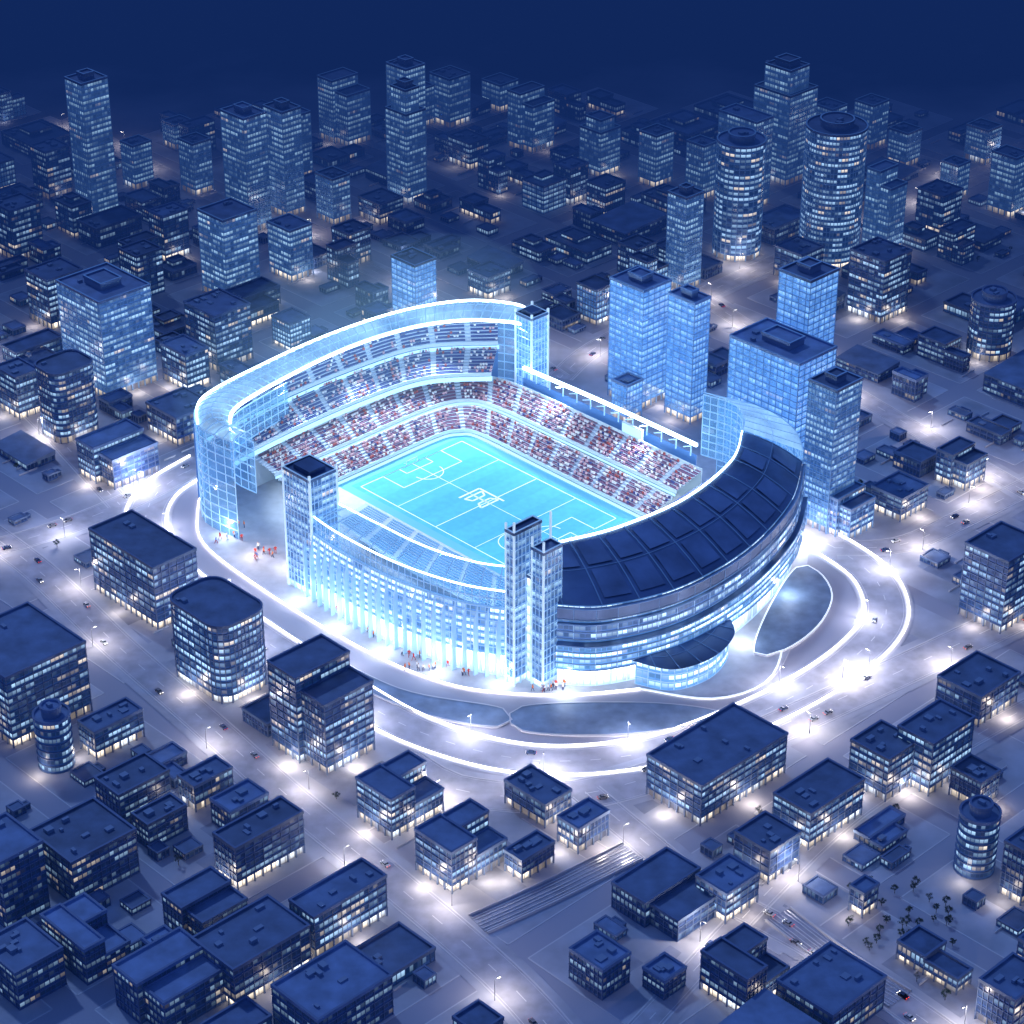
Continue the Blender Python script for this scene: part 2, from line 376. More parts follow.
mb=MB(); mb.face([(-9000,-6000,-.10),(9000,-6000,-.10),(9000,14000,-.10),(-9000,14000,-.10)],M['gnd']); mb.obj("ground")
ring=[P(x,y) for x,y in [(205,462),(158,492),(146,528),(172,572),(246,628),(330,682),(420,732),(530,760),(650,752),(755,715),(840,668),(884,622),(876,580),(835,548),(792,528)]]
ringp=catmull(ring,6)
def blk(px): return [P(*p) for p in px]
roads={
 'ring':(ringp,9),
 'r1':(catmull(blk([(1060,596),(920,662),(820,708),(720,752),(620,786),(540,798),(450,788),(400,760)]),8),10),
 'r2':(catmull(blk([(585,792),(640,838),(700,885),(820,950),(960,1045)]),8),7),
 'r3':(catmull(blk([(205,462),(120,505),(40,535),(-40,556)]),8),8),
 'r5':(catmull(blk([(-30,520),(40,572),(120,648),(205,722),(290,798),(390,880),(500,975),(560,1040)]),8),8),
 'r6':(catmull(blk([(835,548),(900,545),(960,520),(1060,470)]),8),7),
 'r7':(catmull(blk([(560,378),(600,345),(700,296),(800,250),(950,180),(1040,140)]),8),7),
 'r8':(catmull(blk([(120,505),(60,440),(20,400),(-40,340)]),8),6),
 'r9':(catmull(blk([(560,378),(470,320),(350,260),(200,190),(60,120)]),8),6),
 'r10':(catmull(blk([(1060,690),(960,745),(850,815),(760,900),(640,1030)]),8),5),
 'r11':(catmull(blk([(700,296),(800,360),(900,420),(1040,500)]),8),6),
}
tracks={'t1':(catmull(blk([(478,925),(545,895),(632,852)]),8),6),'t2':(catmull(blk([(778,915),(835,958),(900,1000)]),8),6)}
for nme,(pth,w) in roads.items():
    mb=MB(); ix=list(roads).index(nme)
    ribbon(mb,pth,-w,w,.02+.006*ix,M['road'])
    for sd in (-w-.6,w):
        ribbon(mb,pth,sd,sd+.6,.14+.003*ix,M['kerb'],thick=.14)
    ribbon(mb,pth,-w-4,-w-.6,.06+.003*ix,M['pave']); ribbon(mb,pth,w+.6,w+4,.06+.003*ix,M['pave'])
    zc=.11+.004*ix
    for i in range(0,len(pth)-1,2):
        a,b=pth[i],pth[i+1]; seg=[a,a.lerp(b,.7)]
        ribbon(mb,seg,-.2,.2,zc,M['paint'])
    for q in (-w+.8,w-1.0): ribbon(mb,pth,q,q+.2,zc,M['paint'])
    mb.obj("ring_road" if nme=='ring' else "road")
for nme,(pth,w) in tracks.items():
    mb=MB(); ribbon(mb,pth,-w,w,.18,M['lot'],thick=.3)
    for q in (-4.5,-3,-.8,.8,3,4.5): ribbon(mb,pth,q-.2,q+.2,.42,M['rail'],thick=.2)
    for i in range(len(pth)-1):
        for f in (0,.25,.5,.75):
            a=pth[i].lerp(pth[i+1],f); d=(pth[i+1]-pth[i]).normalized(); n=Vector((-d.y,d.x,0)); mb.obox(a-n*5.2,a+n*5.2,.4,.181,.26,M['lot'])
    for q in (-w-.3,w+.3): ribbon(mb,pth,q-.3,q+.3,1.2,M['kerb'],thick=1.3)
    mb.obj("railway_track")
mb=MB(); 
for sd in (-10.5,10.5): ribbon(mb,ringp,sd-.4,sd+.4,1.0,M['led'],thick=.8)
mb.obj("kerb_light_line")
plz=[P(x,y) for x,y in [(205,478),(198,510),(204,545),(262,590),(330,632),(400,668),(470,690),(560,696),(640,690),(712,700),(765,684),(790,650),(800,600),(800,520),(700,440),(560,385),(440,380),(320,415),(240,445)]]
pl=catmull(plz,5,True)
mb=MB(); mb.face([(p.x,p.y,.32) for p in pl[::-1]],M['plaza'])
for i in range(len(pl)):
    a,b=pl[i],pl[(i+1)%len(pl)]; mb.face([(a.x,a.y,-.1),(b.x,b.y,-.1),(b.x,b.y,.32),(a.x,a.y,.32)],M['kerb'])
mb.obj("stadium_plaza")
front=catmull([P(x,y) for x,y in [(205,478),(198,510),(204,545),(262,590),(330,632),(400,668),(470,690),(560,696),(640,690)]],6)
mb=MB(); ribbon(mb,front,-.35,.35,1.0,M['led'],thick=.6)
front2=catmull([P(x,y) for x,y in [(640,690),(712,700),(765,684),(782,650),(775,625)]],6); ribbon(mb,front2,-.35,.35,1.0,M['leds'],thick=.6)
mb.obj("plaza_edge_light_line")
def patch(name,px,z,mat,ledge=None):
    p=catmull([P(x,y) for x,y in px],5,True); mb=MB()
    ar=sum(p[i].x*p[(i+1)%len(p)].y-p[(i+1)%len(p)].x*p[i].y for i in range(len(p)))
    if ar<0: p=p[::-1]
    mb.face([(q.x,q.y,z) for q in p],mat)
    for i in range(len(p)):
        a,b=p[i],p[(i+1)%len(p)]; mb.face([(a.x,a.y,-.1),(b.x,b.y,-.1),(b.x,b.y,z),(a.x,a.y,z)],M['kerb'])
    if ledge: ribbon(mb,p,-.35,.35,z+.35,ledge,True)
    mb.obj(name)
patch("garden_terrace",[(796,570),(818,574),(832,598),(818,628),(785,652),(754,655),(768,612)],1.2,M['terr'],M['leds'])
patch("lower_terrace",[(522,708),(640,704),(715,712),(700,724),(620,736),(522,732)],.7,M['terr'],M['kerb'])
patch("lower_terrace",[(300,642),(400,690),(503,710),(498,728),(420,714),(340,678)],.6,M['terr'],M['kerb'])
# ------------------------------------------------------------------ city blocks + low rise
ringpoly=[toST(p) for p in [P(x,y) for x,y in [(205,445),(140,480),(128,530),(158,585),(240,648),(330,704),(420,752),(530,780),(660,770),(770,730),(860,680),(905,622),(890,565),(840,530),(800,500),(700,425),(560,370),(440,375),(320,402),(240,428)]]]
def inpoly(s,t,poly):
    c=False; n=len(poly)
    for i in range(n):
        (x1,y1),(x2,y2)=poly[i],poly[i-1]
        if (y1>t)!=(y2>t) and s<(x2-x1)*(t-y1)/(y2-y1)+x1: c=not c
    return c
rpts=[]
for nme,(pth,w) in list(roads.items())+list(tracks.items()):
    for p in pth: 
        s,t=toST(p); rpts.append((s,t,w+5))
from collections import defaultdict
rg=defaultdict(list)
for s,t,w in rpts: rg[(int(s//30),int(t//30))].append((s,t,w))
def free(x0,x1,y0,y1,m=2):
    for a,b,c,d in occ:
        if x0-m<b and x1+m>a and y0-m<d and y1+m>c: return False
    for i in range(int((x0-15)//30),int((x1+15)//30)+1):
        for j in range(int((y0-15)//30),int((y1+15)//30)+1):
            for s,t,w in rg[(i,j)]:
                dx=max(x0-s,0,s-x1); dy=max(y0-t,0,t-y1)
                if dx*dx+dy*dy<w*w: return False
    for s in (x0,(x0+x1)/2,x1):
        for t in (y0,(y0+y1)/2,y1):
            if inpoly(s,t,ringpoly): return False
    return True
variants=[]
for i in range(44):
    w,d=R.uniform(12,36),R.uniform(12,38)
    h=R.choice([3.5,4,5,5,6,7,8,9,11,13]); 
    if i>=36: h=R.uniform(18,30); w,d=R.uniform(14,22),R.uniform(14,22)
    mb=MB(); wall=M[R.choice(['f_dim','f_dim','f_mid'])] if i<36 else M['f_twr' if i%2 else 'f_mid']; rf=M[R.choice(['roof','roof2'])]
    lob=M['lobby'] if R.random()<.18 and h>6 else None; k=R.random()
    lh=3.0
    if k<.35:
        prism(mb,rect(0,w,0,d),0,h,3.4,2.2,wall,M['trim'],rf,lob,lobh=lh)
        if R.random()<.5: prism(mb,rect(w*.2,w*.6,d*.3,d*.8),h+.02,h+3,3,2.2,wall,M['trim'],rf,mull=False)
    elif k<.6:
        a=R.uniform(.35,.6)
        prism(mb,rect(0,w*a,0,d),0,h,3.4,2.2,wall,M['trim'],rf,lob,lobh=lh)
        prism(mb,rect(w*a+.02,w,0,d*R.uniform(.4,.7)),0,h*R.uniform(.6,.95),3.4,2.2,wall,M['trim'],rf,lob,lobh=min(lh,h*.4))
    elif k<.8:
        a=R.uniform(.35,.6)
        prism(mb,rect(0,w,0,d*a),0,h,3.4,2.2,wall,M['trim'],rf,lob,lobh=lh)
        prism(mb,rect(w*.3,w*.85,d*a+.02,d),0,h*R.uniform(.5,.9),3.4,2.2,wall,M['trim'],rf)
    else:
        hh=h*.7; h2=h*.7+2.2
        prism(mb,rect(0,w,0,d),0,hh,3.4,2.2,wall,M['trim'],rf,lob,parapet=.2,lobh=min(lh,hh*.5))
        mb.face([(-.5,-.5,hh+.3),(w+.5,-.5,hh+.3),(w+.5,d+.5,h2),(-.5,d+.5,h2)],rf)
        mb.face([(-.5,d+.5,hh),(w+.5,d+.5,hh),(w+.5,d+.5,h2),(-.5,d+.5,h2)],wall)
        mb.face([(w+.5,-.5,hh+.3),(w+.5,d+.5,hh),(w+.5,d+.5,h2)],rf); mb.face([(-.5,-.5,hh+.3),(-.5,d+.5,hh),(-.5,d+.5,h2)],rf)
    if k<.8: units(mb,1,w-1,1,d*.35,h,R.randint(1,4))
    variants.append((mb.mesh("low_rise_building"),w,d,h,i>=36))
small=[]
for i in range(10):
    w,d,h=R.uniform(4,11),R.uniform(4,12),R.uniform(2.4,4.2); mb=MB()
    prism(mb,rect(0,w,0,d),0,h,h,2.0,M['f_mid' if i%3==0 else 'f_dim'],M['trim'],M['roof'],parapet=.35,led=.2)
    if i%2: prism(mb,rect(w*.2,w*.7,d+.02,d+3),0,h*.7,h,2.0,M['f_dim'],M['trim'],M['roof2'],parapet=.25,led=.2); d+=3
    small.append((mb.mesh("small_pavilion"),w,d))
sl=[-760]; 
while sl[-1]<760: sl.append(sl[-1]+R.uniform(62,92))
tl=[-760]
while tl[-1]<760: tl.append(tl[-1]+R.uniform(52,78))
pm=MB(); nb=0
def put(me,sx,sy,w,d,zs=1):
    occ.append((sx,sx+w,sy,sy+d)); g=G(sx,sy); o=bpy.data.objects.new(me.name.split('.')[0],me); col.objects.link(o); o.location=(g.x,g.y,0); o.rotation_euler=(0,0,YAW); o.scale=(1,1,zs); return o
for i in range(len(sl)-1):
    for j in range(len(tl)-1):
        x0,x1,y0,y1=sl[i]+5.5,sl[i+1]-5.5,tl[j]+5.5,tl[j+1]-5.5
        cw=G((x0+x1)/2,(y0+y1)/2)
        lim=250+ (cw.y+420)*.27
        if abs(cw.x)>lim or cw.y<-470 or cw.y>590: continue
        if cw.y>500 and R.random()<(cw.y-500)/140: continue
        nx,ny=4,4
        for a in range(nx):
            for b in range(ny):
                u0,u1=x0+(x1-x0)*a/nx,x0+(x1-x0)*(a+1)/nx; v0,v1=y0+(y1-y0)*b/ny,y0+(y1-y0)*(b+1)/ny
                if all(inpoly(s,t,ringpoly) for s in(u0,u1) for t in (v0,v1)): continue
                q=[G(u0,v0),G(u1,v0),G(u1,v1),G(u0,v1)]
                pm.face([(p.x,p.y,0) for p in q],M['lot'] if 0<a<3 and 0<b<3 and R.random()<.6 else M['pave'])
        for (e0,e1) in (((x0,y0),(x1,y0)),((x1,y0),(x1,y1)),((x1,y1),(x0,y1)),((x0,y1),(x0,y0))):
            m_=((e0[0]+e1[0])/2,(e0[1]+e1[1])/2)
            if any(inpoly(*q,ringpoly) for q in (e0,e1,m_)): continue
            p,q=G(*e0),G(*e1)
            pm.obox(p,q,.6,-.1,.012,M['kerb'])
        for _ in range(4):
            a=R.uniform(x0+4,x1-4); b=R.uniform(y0+4,y1-20)
            if free(a-1,a+1,b,b+16,0): pm.obox(G(a,b),G(a,b+R.uniform(6,16)),.35,0,.9,M['kerb'])
        far=cw.y>100
        dens=(.95 if far else .62)
        if cw.x>60 and cw.y<-150: dens=.25
        if cw.y>430: dens*=max(.1,1-(cw.y-430)/220)
        for tries in range(60):
            me,w,d,h,tall=R.choice(variants)
            if tall and not (cw.y>150 and R.random()<.4): continue
            if R.random()>dens: continue
            sx=R.uniform(x0+1,max(x0+1.1,x1-w-1)); sy=R.uniform(y0+1,max(y0+1.1,y1-d-1))
            if sx+w>x1+1 or sy+d>y1+1: continue
            if not free(sx,sx+w,sy,sy+d,2.6): continue
            o=put(me,sx,sy,w,d,R.uniform(.85,1.2)); nb+=1
            if R.random()<.12: lamp("entrance_light",(w+3,-1,4),R.uniform(900,2100),WARM if R.random()<.6 else LIL,o)
        for tries in range(16):
            me,w,d=R.choice(small)
            if cw.y>430 and R.random()<.6: continue
            sx=R.uniform(x0+1,x1-w-1); sy=R.uniform(y0+1,y1-d-1)
            if free(sx,sx+w,sy,sy+d,1.8): put(me,sx,sy,w,d)
pm.obj("city_pavement")
print("low rise",nb)
# ------------------------------------------------------------------ stadium
ST=empty("stadium",C0,YAW)
def glass(name,tr,ec,es,tint=(.7,.88,1),rough=.08):
    m,nt,out=newmat(name)
    t=N(nt,"ShaderNodeBsdfTransparent"); t.inputs[0].default_value=(*tint,1)
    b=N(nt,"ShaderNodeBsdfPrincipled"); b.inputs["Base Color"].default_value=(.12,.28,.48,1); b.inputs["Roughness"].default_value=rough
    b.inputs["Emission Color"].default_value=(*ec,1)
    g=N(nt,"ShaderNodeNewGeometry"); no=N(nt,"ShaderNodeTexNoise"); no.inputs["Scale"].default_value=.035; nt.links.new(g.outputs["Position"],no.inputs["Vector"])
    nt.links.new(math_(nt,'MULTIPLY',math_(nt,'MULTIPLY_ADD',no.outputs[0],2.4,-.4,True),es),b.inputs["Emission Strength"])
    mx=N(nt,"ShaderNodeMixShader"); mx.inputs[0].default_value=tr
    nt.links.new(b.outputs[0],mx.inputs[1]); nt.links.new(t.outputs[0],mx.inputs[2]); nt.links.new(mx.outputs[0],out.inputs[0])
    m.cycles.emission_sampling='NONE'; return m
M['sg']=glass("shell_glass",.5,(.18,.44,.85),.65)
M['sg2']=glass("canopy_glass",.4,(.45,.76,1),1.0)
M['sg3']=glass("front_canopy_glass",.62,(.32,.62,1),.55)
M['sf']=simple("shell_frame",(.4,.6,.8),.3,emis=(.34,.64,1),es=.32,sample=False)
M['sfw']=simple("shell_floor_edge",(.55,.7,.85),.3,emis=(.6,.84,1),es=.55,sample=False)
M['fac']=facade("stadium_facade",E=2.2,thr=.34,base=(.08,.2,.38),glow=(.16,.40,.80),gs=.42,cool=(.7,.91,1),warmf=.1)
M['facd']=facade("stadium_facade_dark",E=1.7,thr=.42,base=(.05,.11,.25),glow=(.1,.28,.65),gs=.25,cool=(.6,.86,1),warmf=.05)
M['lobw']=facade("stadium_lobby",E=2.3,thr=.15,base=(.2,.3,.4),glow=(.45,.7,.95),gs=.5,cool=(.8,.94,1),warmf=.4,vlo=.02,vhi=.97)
M['rp']=simple("roof_panel_navy",(.12,.19,.34),.38,metal=.3,var=.4,scale=.05)
M['rp2']=simple("roof_plate_blue",(.17,.25,.42),.45,metal=.2,var=.35,scale=.06)
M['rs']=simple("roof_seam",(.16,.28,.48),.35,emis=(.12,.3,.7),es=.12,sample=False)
M['step']=simple("stand_concrete",(.5,.57,.68),.7)
M['seat']=simple("seat_navy",(.08,.10,.28),.5)
M['seatr']=simple("seat_maroon",(.20,.10,.19),.5)
M['seatb']=simple("seat_cyan_lit",(.14,.32,.55),.5)  # near stand seats: bluish light put into the base colour
M['wallw']=simple("parapet_white",(.6,.68,.75),.5)
M['ribbonb']=simple("ribbon_board",(.3,.5,.6),.4,emis=(.45,.8,1),es=1.0,sample=False)
def path2(pts,n):
    p=catmull(pts,1.0)
    L=[0]
    for i in range(1,len(p)): L.append(L[-1]+(p[i]-p[i-1]).length)
    out=[];k=0
    for i in range(n):
        d=L[-1]*i/(n-1)
        while k<len(L)-2 and L[k+1]<d: k+=1
        t=(d-L[k])/max(1e-6,L[k+1]-L[k]); out.append(p[k].lerp(p[k+1],min(1,t)))
    return out
mb=MB()
M['f1']=simple("turf_band_a",(.09,.47,.62),.8,var=.08,scale=.3); M['f2']=simple("turf_band_b",(.08,.435,.585),.8,var=.08,scale=.3)  # mown bands in two close turquoise tones
M['run']=simple("field_surround",(.14,.46,.62),.8)
mb.face([(x,y,.36) for x,y in rect(-65,65,-43,43)],M['run'])
for i in range(12):
    a=-60+10*i; mb.face([(x,y,.40) for x,y in rect(a,a+10,-38,38)],M['f1'] if i%2 else M['f2'])
mb.obj("pitch",ST)
mb=MB(); W=M['ln']=simple("line_paint",(.85,.9,.92),.6,emis=(.6,.9,1),es=.12,sample=False)
def line(x0,y0,x1,y1,w=.5): mb.obox((x0,y0),(x1,y1),w,.41,.44,W)
def loop(x0,x1,y0,y1):
    line(x0,y0,x1,y0);line(x1,y0,x1,y1);line(x1,y1,x0,y1);line(x0,y1,x0,y0)
def arc(cx,cy_,r,a0,a1,k=28):
    for i in range(k):
        a=rad(a0+(a1-a0)*i/k); b=rad(a0+(a1-a0)*(i+1)/k); line(cx+r*math.cos(a),cy_+r*math.sin(a),cx+r*math.cos(b),cy_+r*math.sin(b))
loop(-56,56,-35,35); line(0,-35,0,35); line(-28,-35,-28,35,.35); line(28,-35,28,35,.35); arc(38,-16,9,0,360,40)
for sg in (-1,1):
    loop(*sorted((sg*56,sg*40)),-20,20); loop(*sorted((sg*56,sg*50)),-9,9); arc(sg*44,0,8,90 if sg>0 else -90,270 if sg>0 else 90,16)
line(-56,0,56,0,.35)
for x0,y0,x1,y1 in ((-6,-6,-6,6),(6,-6,6,6),(-6,0,6,0),(-2,-4,-2,4),(2,-4,2,4),(-6,6,-2,4),(6,6,2,4),(-6,-6,-2,-4),(6,-6,2,-4),(-9,-7,-9,7),(-9,7,9,7)): line(x0-4,y0,x1-4,y1,1.1)
mb.obj("pitch_markings",ST)
def goal(sg):
    g=MB(); x=sg*56.3
    for y in (-3.7,3.7): g.box(x-.12,x+.12,y-.12,y+.12,.4,3,M['wallw']); g.obox((x,y),(x+sg*2.4,y),.12,2.85,3.0,M['wallw'],.4,.55)
    g.box(x-.12,x+.12,-3.7,3.7,2.85,3.05,M['wallw']); g.box(x+sg*2.3-.05,x+sg*2.3+.05,-3.7,3.7,.4,.5,M['wallw']); g.obj("goal_frame",ST)
goal(1);goal(-1)
crowd=MB()
CM=[simple("spectator_"+n,c,.8) for n,c in (("white",(.75,.72,.75)),("red",(.40,.09,.10)),("navy",(.06,.08,.25)),("pink",(.60,.36,.42)),("skin",(.5,.32,.25)))]
def spectator(x,y,z,dx,dy):
    m=R.choices(CM[:4],(.5,.15,.12,.35))[0]; w=.42*1.5; d=.28*1.4
    a=Vector((dx,dy,0)); b=Vector((-dy,dx,0)); c=Vector((x,y,z))
    lo=[c+a*(s*d)+b*(t*w*.8) for s,t in ((-1,-1),(1,-1),(1,1),(-1,1))]; hi=[c+a*(s*d*.7)+b*(t*w)+Vector((0,0,1.15)) for s,t in ((-1,-1),(1,-1),(1,1),(-1,1))]
    for i in range(4): crowd.face([lo[i],lo[(i+1)%4],hi[(i+1)%4],hi[i]],m)
    crowd.face(hi,m)
    h=[c+Vector((.26*math.cos(k*1.571),.26*math.sin(k*1.571),1.42)) for k in range(4)]
    t,bm=c+Vector((0,0,1.78)),c+Vector((0,0,1.12))
    for i in range(4): crowd.face([h[i],h[(i+1)%4],t],CM[4]); crowd.face([h[(i+1)%4],h[i],bm],CM[4])
def tier(name,pin,pout,z0,z1,rows,n=120,fill=.6,aisle=12,people=True,seat='seat'):
    pi,po=path2(pin,n),path2(pout,n); mb=MB()
    for r in range(rows):
        a0,a1=r/rows,(r+1)/rows; za=z0+(z1-z0)*(r+1)/rows; zb=z0+(z1-z0)*r/rows
        for i in range(n-1):
            p,q=pi[i].lerp(po[i],a0),pi[i+1].lerp(po[i+1],a0); p2,q2=pi[i].lerp(po[i],a1),pi[i+1].lerp(po[i+1],a1)
            mb.face([(p.x,p.y,zb),(q.x,q.y,zb),(q.x,q.y,za),(p.x,p.y,za)],M['step'])
            mb.face([(p.x,p.y,za),(q.x,q.y,za),(q2.x,q2.y,za),(p2.x,p2.y,za)],M['step'])
            if i%aisle<2: continue
            m0=p.lerp(p2,.35);m1=q.lerp(q2,.35);e0=p.lerp(p2,.9);e1=q.lerp(q2,.9)
            mb.face([(m0.x,m0.y,za+.5),(m1.x,m1.y,za+.5),(e1.x,e1.y,za+.5),(e0.x,e0.y,za+.5)],M[seat])
            mb.face([(m0.x,m0.y,za+.1),(m1.x,m1.y,za+.1),(m1.x,m1.y,za+.5),(m0.x,m0.y,za+.5)],M[seat])
            mb.face([(e0.x,e0.y,za+.5),(e1.x,e1.y,za+.5),(e1.x,e1.y,za+1.0),(e0.x,e0.y,za+1.0)],M[seat])
            if people:
                L=(q-p).length; k=max(1,int(L/1.2)); d=(p-p2).normalized()
                for jj in range(k):
                    if R.random()<fill:
                        c=p.lerp(q,(jj+.5)/k).lerp(p2.lerp(q2,(jj+.5)/k),.6+R.uniform(-.08,.08)); spectator(c.x,c.y,za+.42,d.x,d.y)
    for i in range(n-1):
        p,q=pi[i],pi[i+1]; mb.obox(p,q,.4,z0-.8,z0+1.1,M['wallw'])
        p,q=po[i],po[i+1]; mb.obox(p,q,.5,z1-.6,z1+1.3,M['wallw'])
    mb.obj(name,ST)
LI=[(-66,-66),(-66,-20),(-66,24),(-62,38),(-50,44),(0,44),(70,44)]
LM=[(-78,-70),(-78,-20),(-78,27),(-72,50),(-54,57),(0,58),(72,58)]
LM2=[(-80,-71),(-80,-20),(-80,28),(-74,52),(-55,60),(0,61),(72,61)]
LO=[(-93,-76),(-93,-20),(-93,32),(-85,60),(-60,73),(0,75),(76,75)]
tier("lower_stand",LI,LM,3,9,7,n=190,aisle=12,fill=.5,seat='seatr')
tier("middle_stand",LM2,LO,11.5,19,8,n=190,aisle=12,fill=.5,seat='seatr')
U1=[(-87,-92),(-91,-50),(-92,0),(-87,38),(-66,66)]; U2=[(-99,-98),(-104,-50),(-105,2),(-99,46),(-74,78)]
tier("upper_stand",U1,U2,25,33,8,n=120,fill=.35,aisle=12)
U3=[(-99.5,-99),(-104.5,-50),(-105.5,2),(-99.5,46),(-74.5,79)]; U4=[(-103,-102),(-111,-50),(-113,4),(-106,52),(-82,86)]
tier("upper_deck",U3,U4,36,44,6,n=120,fill=.25,aisle=12)
tier("near_stand",[(-40,-46),(10,-46),(66,-46)],[(-22,-80),(40,-84),(104,-80)],1,12,14,n=70,people=False,seat='seatb')
tier("end_stand",[(66,-44),(66,0),(70,43)],[(106,-74),(118,0),(92,66)],2,26,20,n=70,people=False)
crowd.obj("stadium_crowd",ST)
mb=MB()
def wallpath(mb,pts,z0,z1,mat,n=80,w=.3,uvs=None):
    p=path2(pts,n)
    for i in range(n-1): mb.obox(p[i],p[i+1],w,z0,z1,mat)
wallpath(mb,[(x+.6,y) for x,y in U1],21.5,24,M['ribbonb']); wallpath(mb,[(x+.9,y) for x,y in U3],33,35,M['ribbonb']); wallpath(mb,[(x+.7 if x<-60 else x,y-.7 if x>-60 else y) for x,y in LI],.5,2,M['ribbonb'],160)
wallpath(mb,[(x+.7 if x<-60 else x,y-.7 if x>-60 else y) for x,y in LM2],9.4,10.6,M['ribbonb'],160)
mb.obj("ribbon_board",ST)
mb=MB(); wallpath(mb,LO,0,21,M['wallw'],120); wallpath(mb,U4,0,46,M['facd']); mb.obj("stand_back_wall",ST)
def skin(mb,pts,z0,z1,wall,fh=5,ww=4,n=80,lean=0,frame=None,fr=.5,every=2,edge=None):
    p=path2(pts,n); nf=max(1,round((z1-z0)/fh)); acc=0
    for i in range(n-1):
        L=(p[i+1]-p[i]).length/ww
        mb.face([(p[i].x,p[i].y,z0),(p[i+1].x,p[i+1].y,z0),(p[i+1].x,p[i+1].y,z1),(p[i].x,p[i].y,z1)],wall,[(acc,0),(acc+L,0),(acc+L,nf),(acc,nf)]); acc+=L
    if frame:
        for i in range(0,n,every): 
            q=p[i]; mb.box(q.x-fr/2,q.x+fr/2,q.y-fr/2,q.y+fr/2,z0,z1,frame)
        for f in range(nf+1):
            z=z0+(z1-z0)*f/nf
            for i in range(n-1): mb.obox(p[i],p[i+1],fr*1.6,z-.25,z+.25,edge or frame)
SA=[(-58,-112),(-84,-113),(-104,-94),(-112,-50),(-115,0),(-110,44),(-96,76),(-74,92),(-60,90)]
SAi=[(-60,-98),(-78,-98),(-90,-84),(-98,-46),(-102,0),(-97,38),(-84,64),(-67,79),(-60,82)]
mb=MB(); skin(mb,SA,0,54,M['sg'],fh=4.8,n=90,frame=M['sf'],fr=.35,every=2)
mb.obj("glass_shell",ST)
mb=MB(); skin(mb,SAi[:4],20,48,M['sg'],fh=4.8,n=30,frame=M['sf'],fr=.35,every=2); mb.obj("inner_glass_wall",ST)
def deck(mb,p0,p1,z0,z1,mat,n=90,seam=None,every=4,zc=0,K=4,cross=True):
    a,b=path2(p0,n),path2(p1,n)
    for i in range(n-1):
        for k in range(K):
            f0,f1=k/K,(k+1)/K; zf=lambda f:z0+(z1-z0)*f+zc*math.sin(math.pi*f)
            q=[a[i].lerp(b[i],f0),a[i+1].lerp(b[i+1],f0),a[i+1].lerp(b[i+1],f1),a[i].lerp(b[i],f1)]
            mb.face([(q[0].x,q[0].y,zf(f0)),(q[1].x,q[1].y,zf(f0)),(q[2].x,q[2].y,zf(f1)),(q[3].x,q[3].y,zf(f1))],mat)
            if seam and i%every==0: mb.obox(q[0],q[3],.4,zf(f0)-.2,zf(f0)+.35,seam,zf(f1)-.2,zf(f1)+.35)
            if seam and k and cross and k==K//2: mb.obox(q[0],q[1],.25,zf(f0),zf(f0)+.2,seam)
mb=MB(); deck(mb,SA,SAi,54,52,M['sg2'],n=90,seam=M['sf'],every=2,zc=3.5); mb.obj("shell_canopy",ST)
mb=MB(); wallpath(mb,SA[1:],54.2,55.4,M['ledc'],90,.7); wallpath(mb,SAi[1:],50.6,52,M['ledc'],90,1.3); mb.obj("canopy_light_ring",ST)
OC=[(130,86),(151,52),(165,5),(166,-40),(154,-74),(139,-89)]
OCa=[(133,88),(154,54),(168,6),(169.5,-41),(157,-77),(141,-92)]
OCb=[(131,87),(152.4,53),(166.6,5.5),(167.6,-40.5),(155.3,-75.4),(139.8,-90.4)]
IC=[(102,74),(118,48),(127,6),(124,-34),(116,-60),(110,-74)]
mb=MB(); deck(mb,OC,IC,42,52,M['rp'],n=90,seam=M['rs'],every=8,zc=2)
a_,b_=path2(OC,90),path2(IC,90)
for i in range(0,88,8):
    for (f0,f1) in ((.08,.46),(.54,.92)):
        if R.random()<.4: continue
        for j in range(i+1,min(i+7,88)):
            zf=lambda f:42+10*f+2*math.sin(math.pi*f)+.45
            q=[a_[j].lerp(b_[j],f0),a_[j+1].lerp(b_[j+1],f0),a_[j+1].lerp(b_[j+1],f1),a_[j].lerp(b_[j],f1)]
            mb.face([(q[0].x,q[0].y,zf(f0)),(q[1].x,q[1].y,zf(f0)),(q[2].x,q[2].y,zf(f1)+.2),(q[3].x,q[3].y,zf(f1)+.2)],M['rp2'])
mb.obj("bowl_roof",ST)
mb=MB()
skin(mb,OC,0.3,9,M['lobw'],fh=8.6,ww=3,n=80,frame=M['sfw'],fr=.5,every=3)
skin(mb,OCa,11,23,M['fac'],fh=3.3,ww=2.4,n=80,frame=M['sf'],fr=.3,every=4,edge=M['rs'])
skin(mb,OC,9,11,M['rp'],n=80)
skin(mb,OCb,25.5,33,M['facd'],fh=3.6,ww=2.4,n=80,frame=M['sf'],fr=.3,every=4,edge=M['rs'])
skin(mb,OC,23,42,M['fac'],fh=3.2,ww=2.4,n=80)
skin(mb,OCb,35.5,41,M['rp'],fh=6,n=80,frame=M['rs'],fr=.4,every=4)
for zz in (11,23.1,33.1,25.4,35.4,41.1):
    pa=path2(OC,80); pb=path2(OCa if zz<24 else OCb,80)
    for i in range(79): mb.face([(pa[i].x,pa[i].y,zz),(pa[i+1].x,pa[i+1].y,zz),(pb[i+1].x,pb[i+1].y,zz),(pb[i].x,pb[i].y,zz)],M['rp'])
mb.obj("bowl_facade",ST)
mb=MB(); wallpath(mb,[(x-.6,y) for x,y in IC],51.8,52.8,M['ledc'],70,.5); wallpath(mb,IC,36,51.6,M['sg'],60,.3); mb.obj("bowl_inner_rim",ST)
FW=[(64,100),(88,106),(112,100),(130,86)]
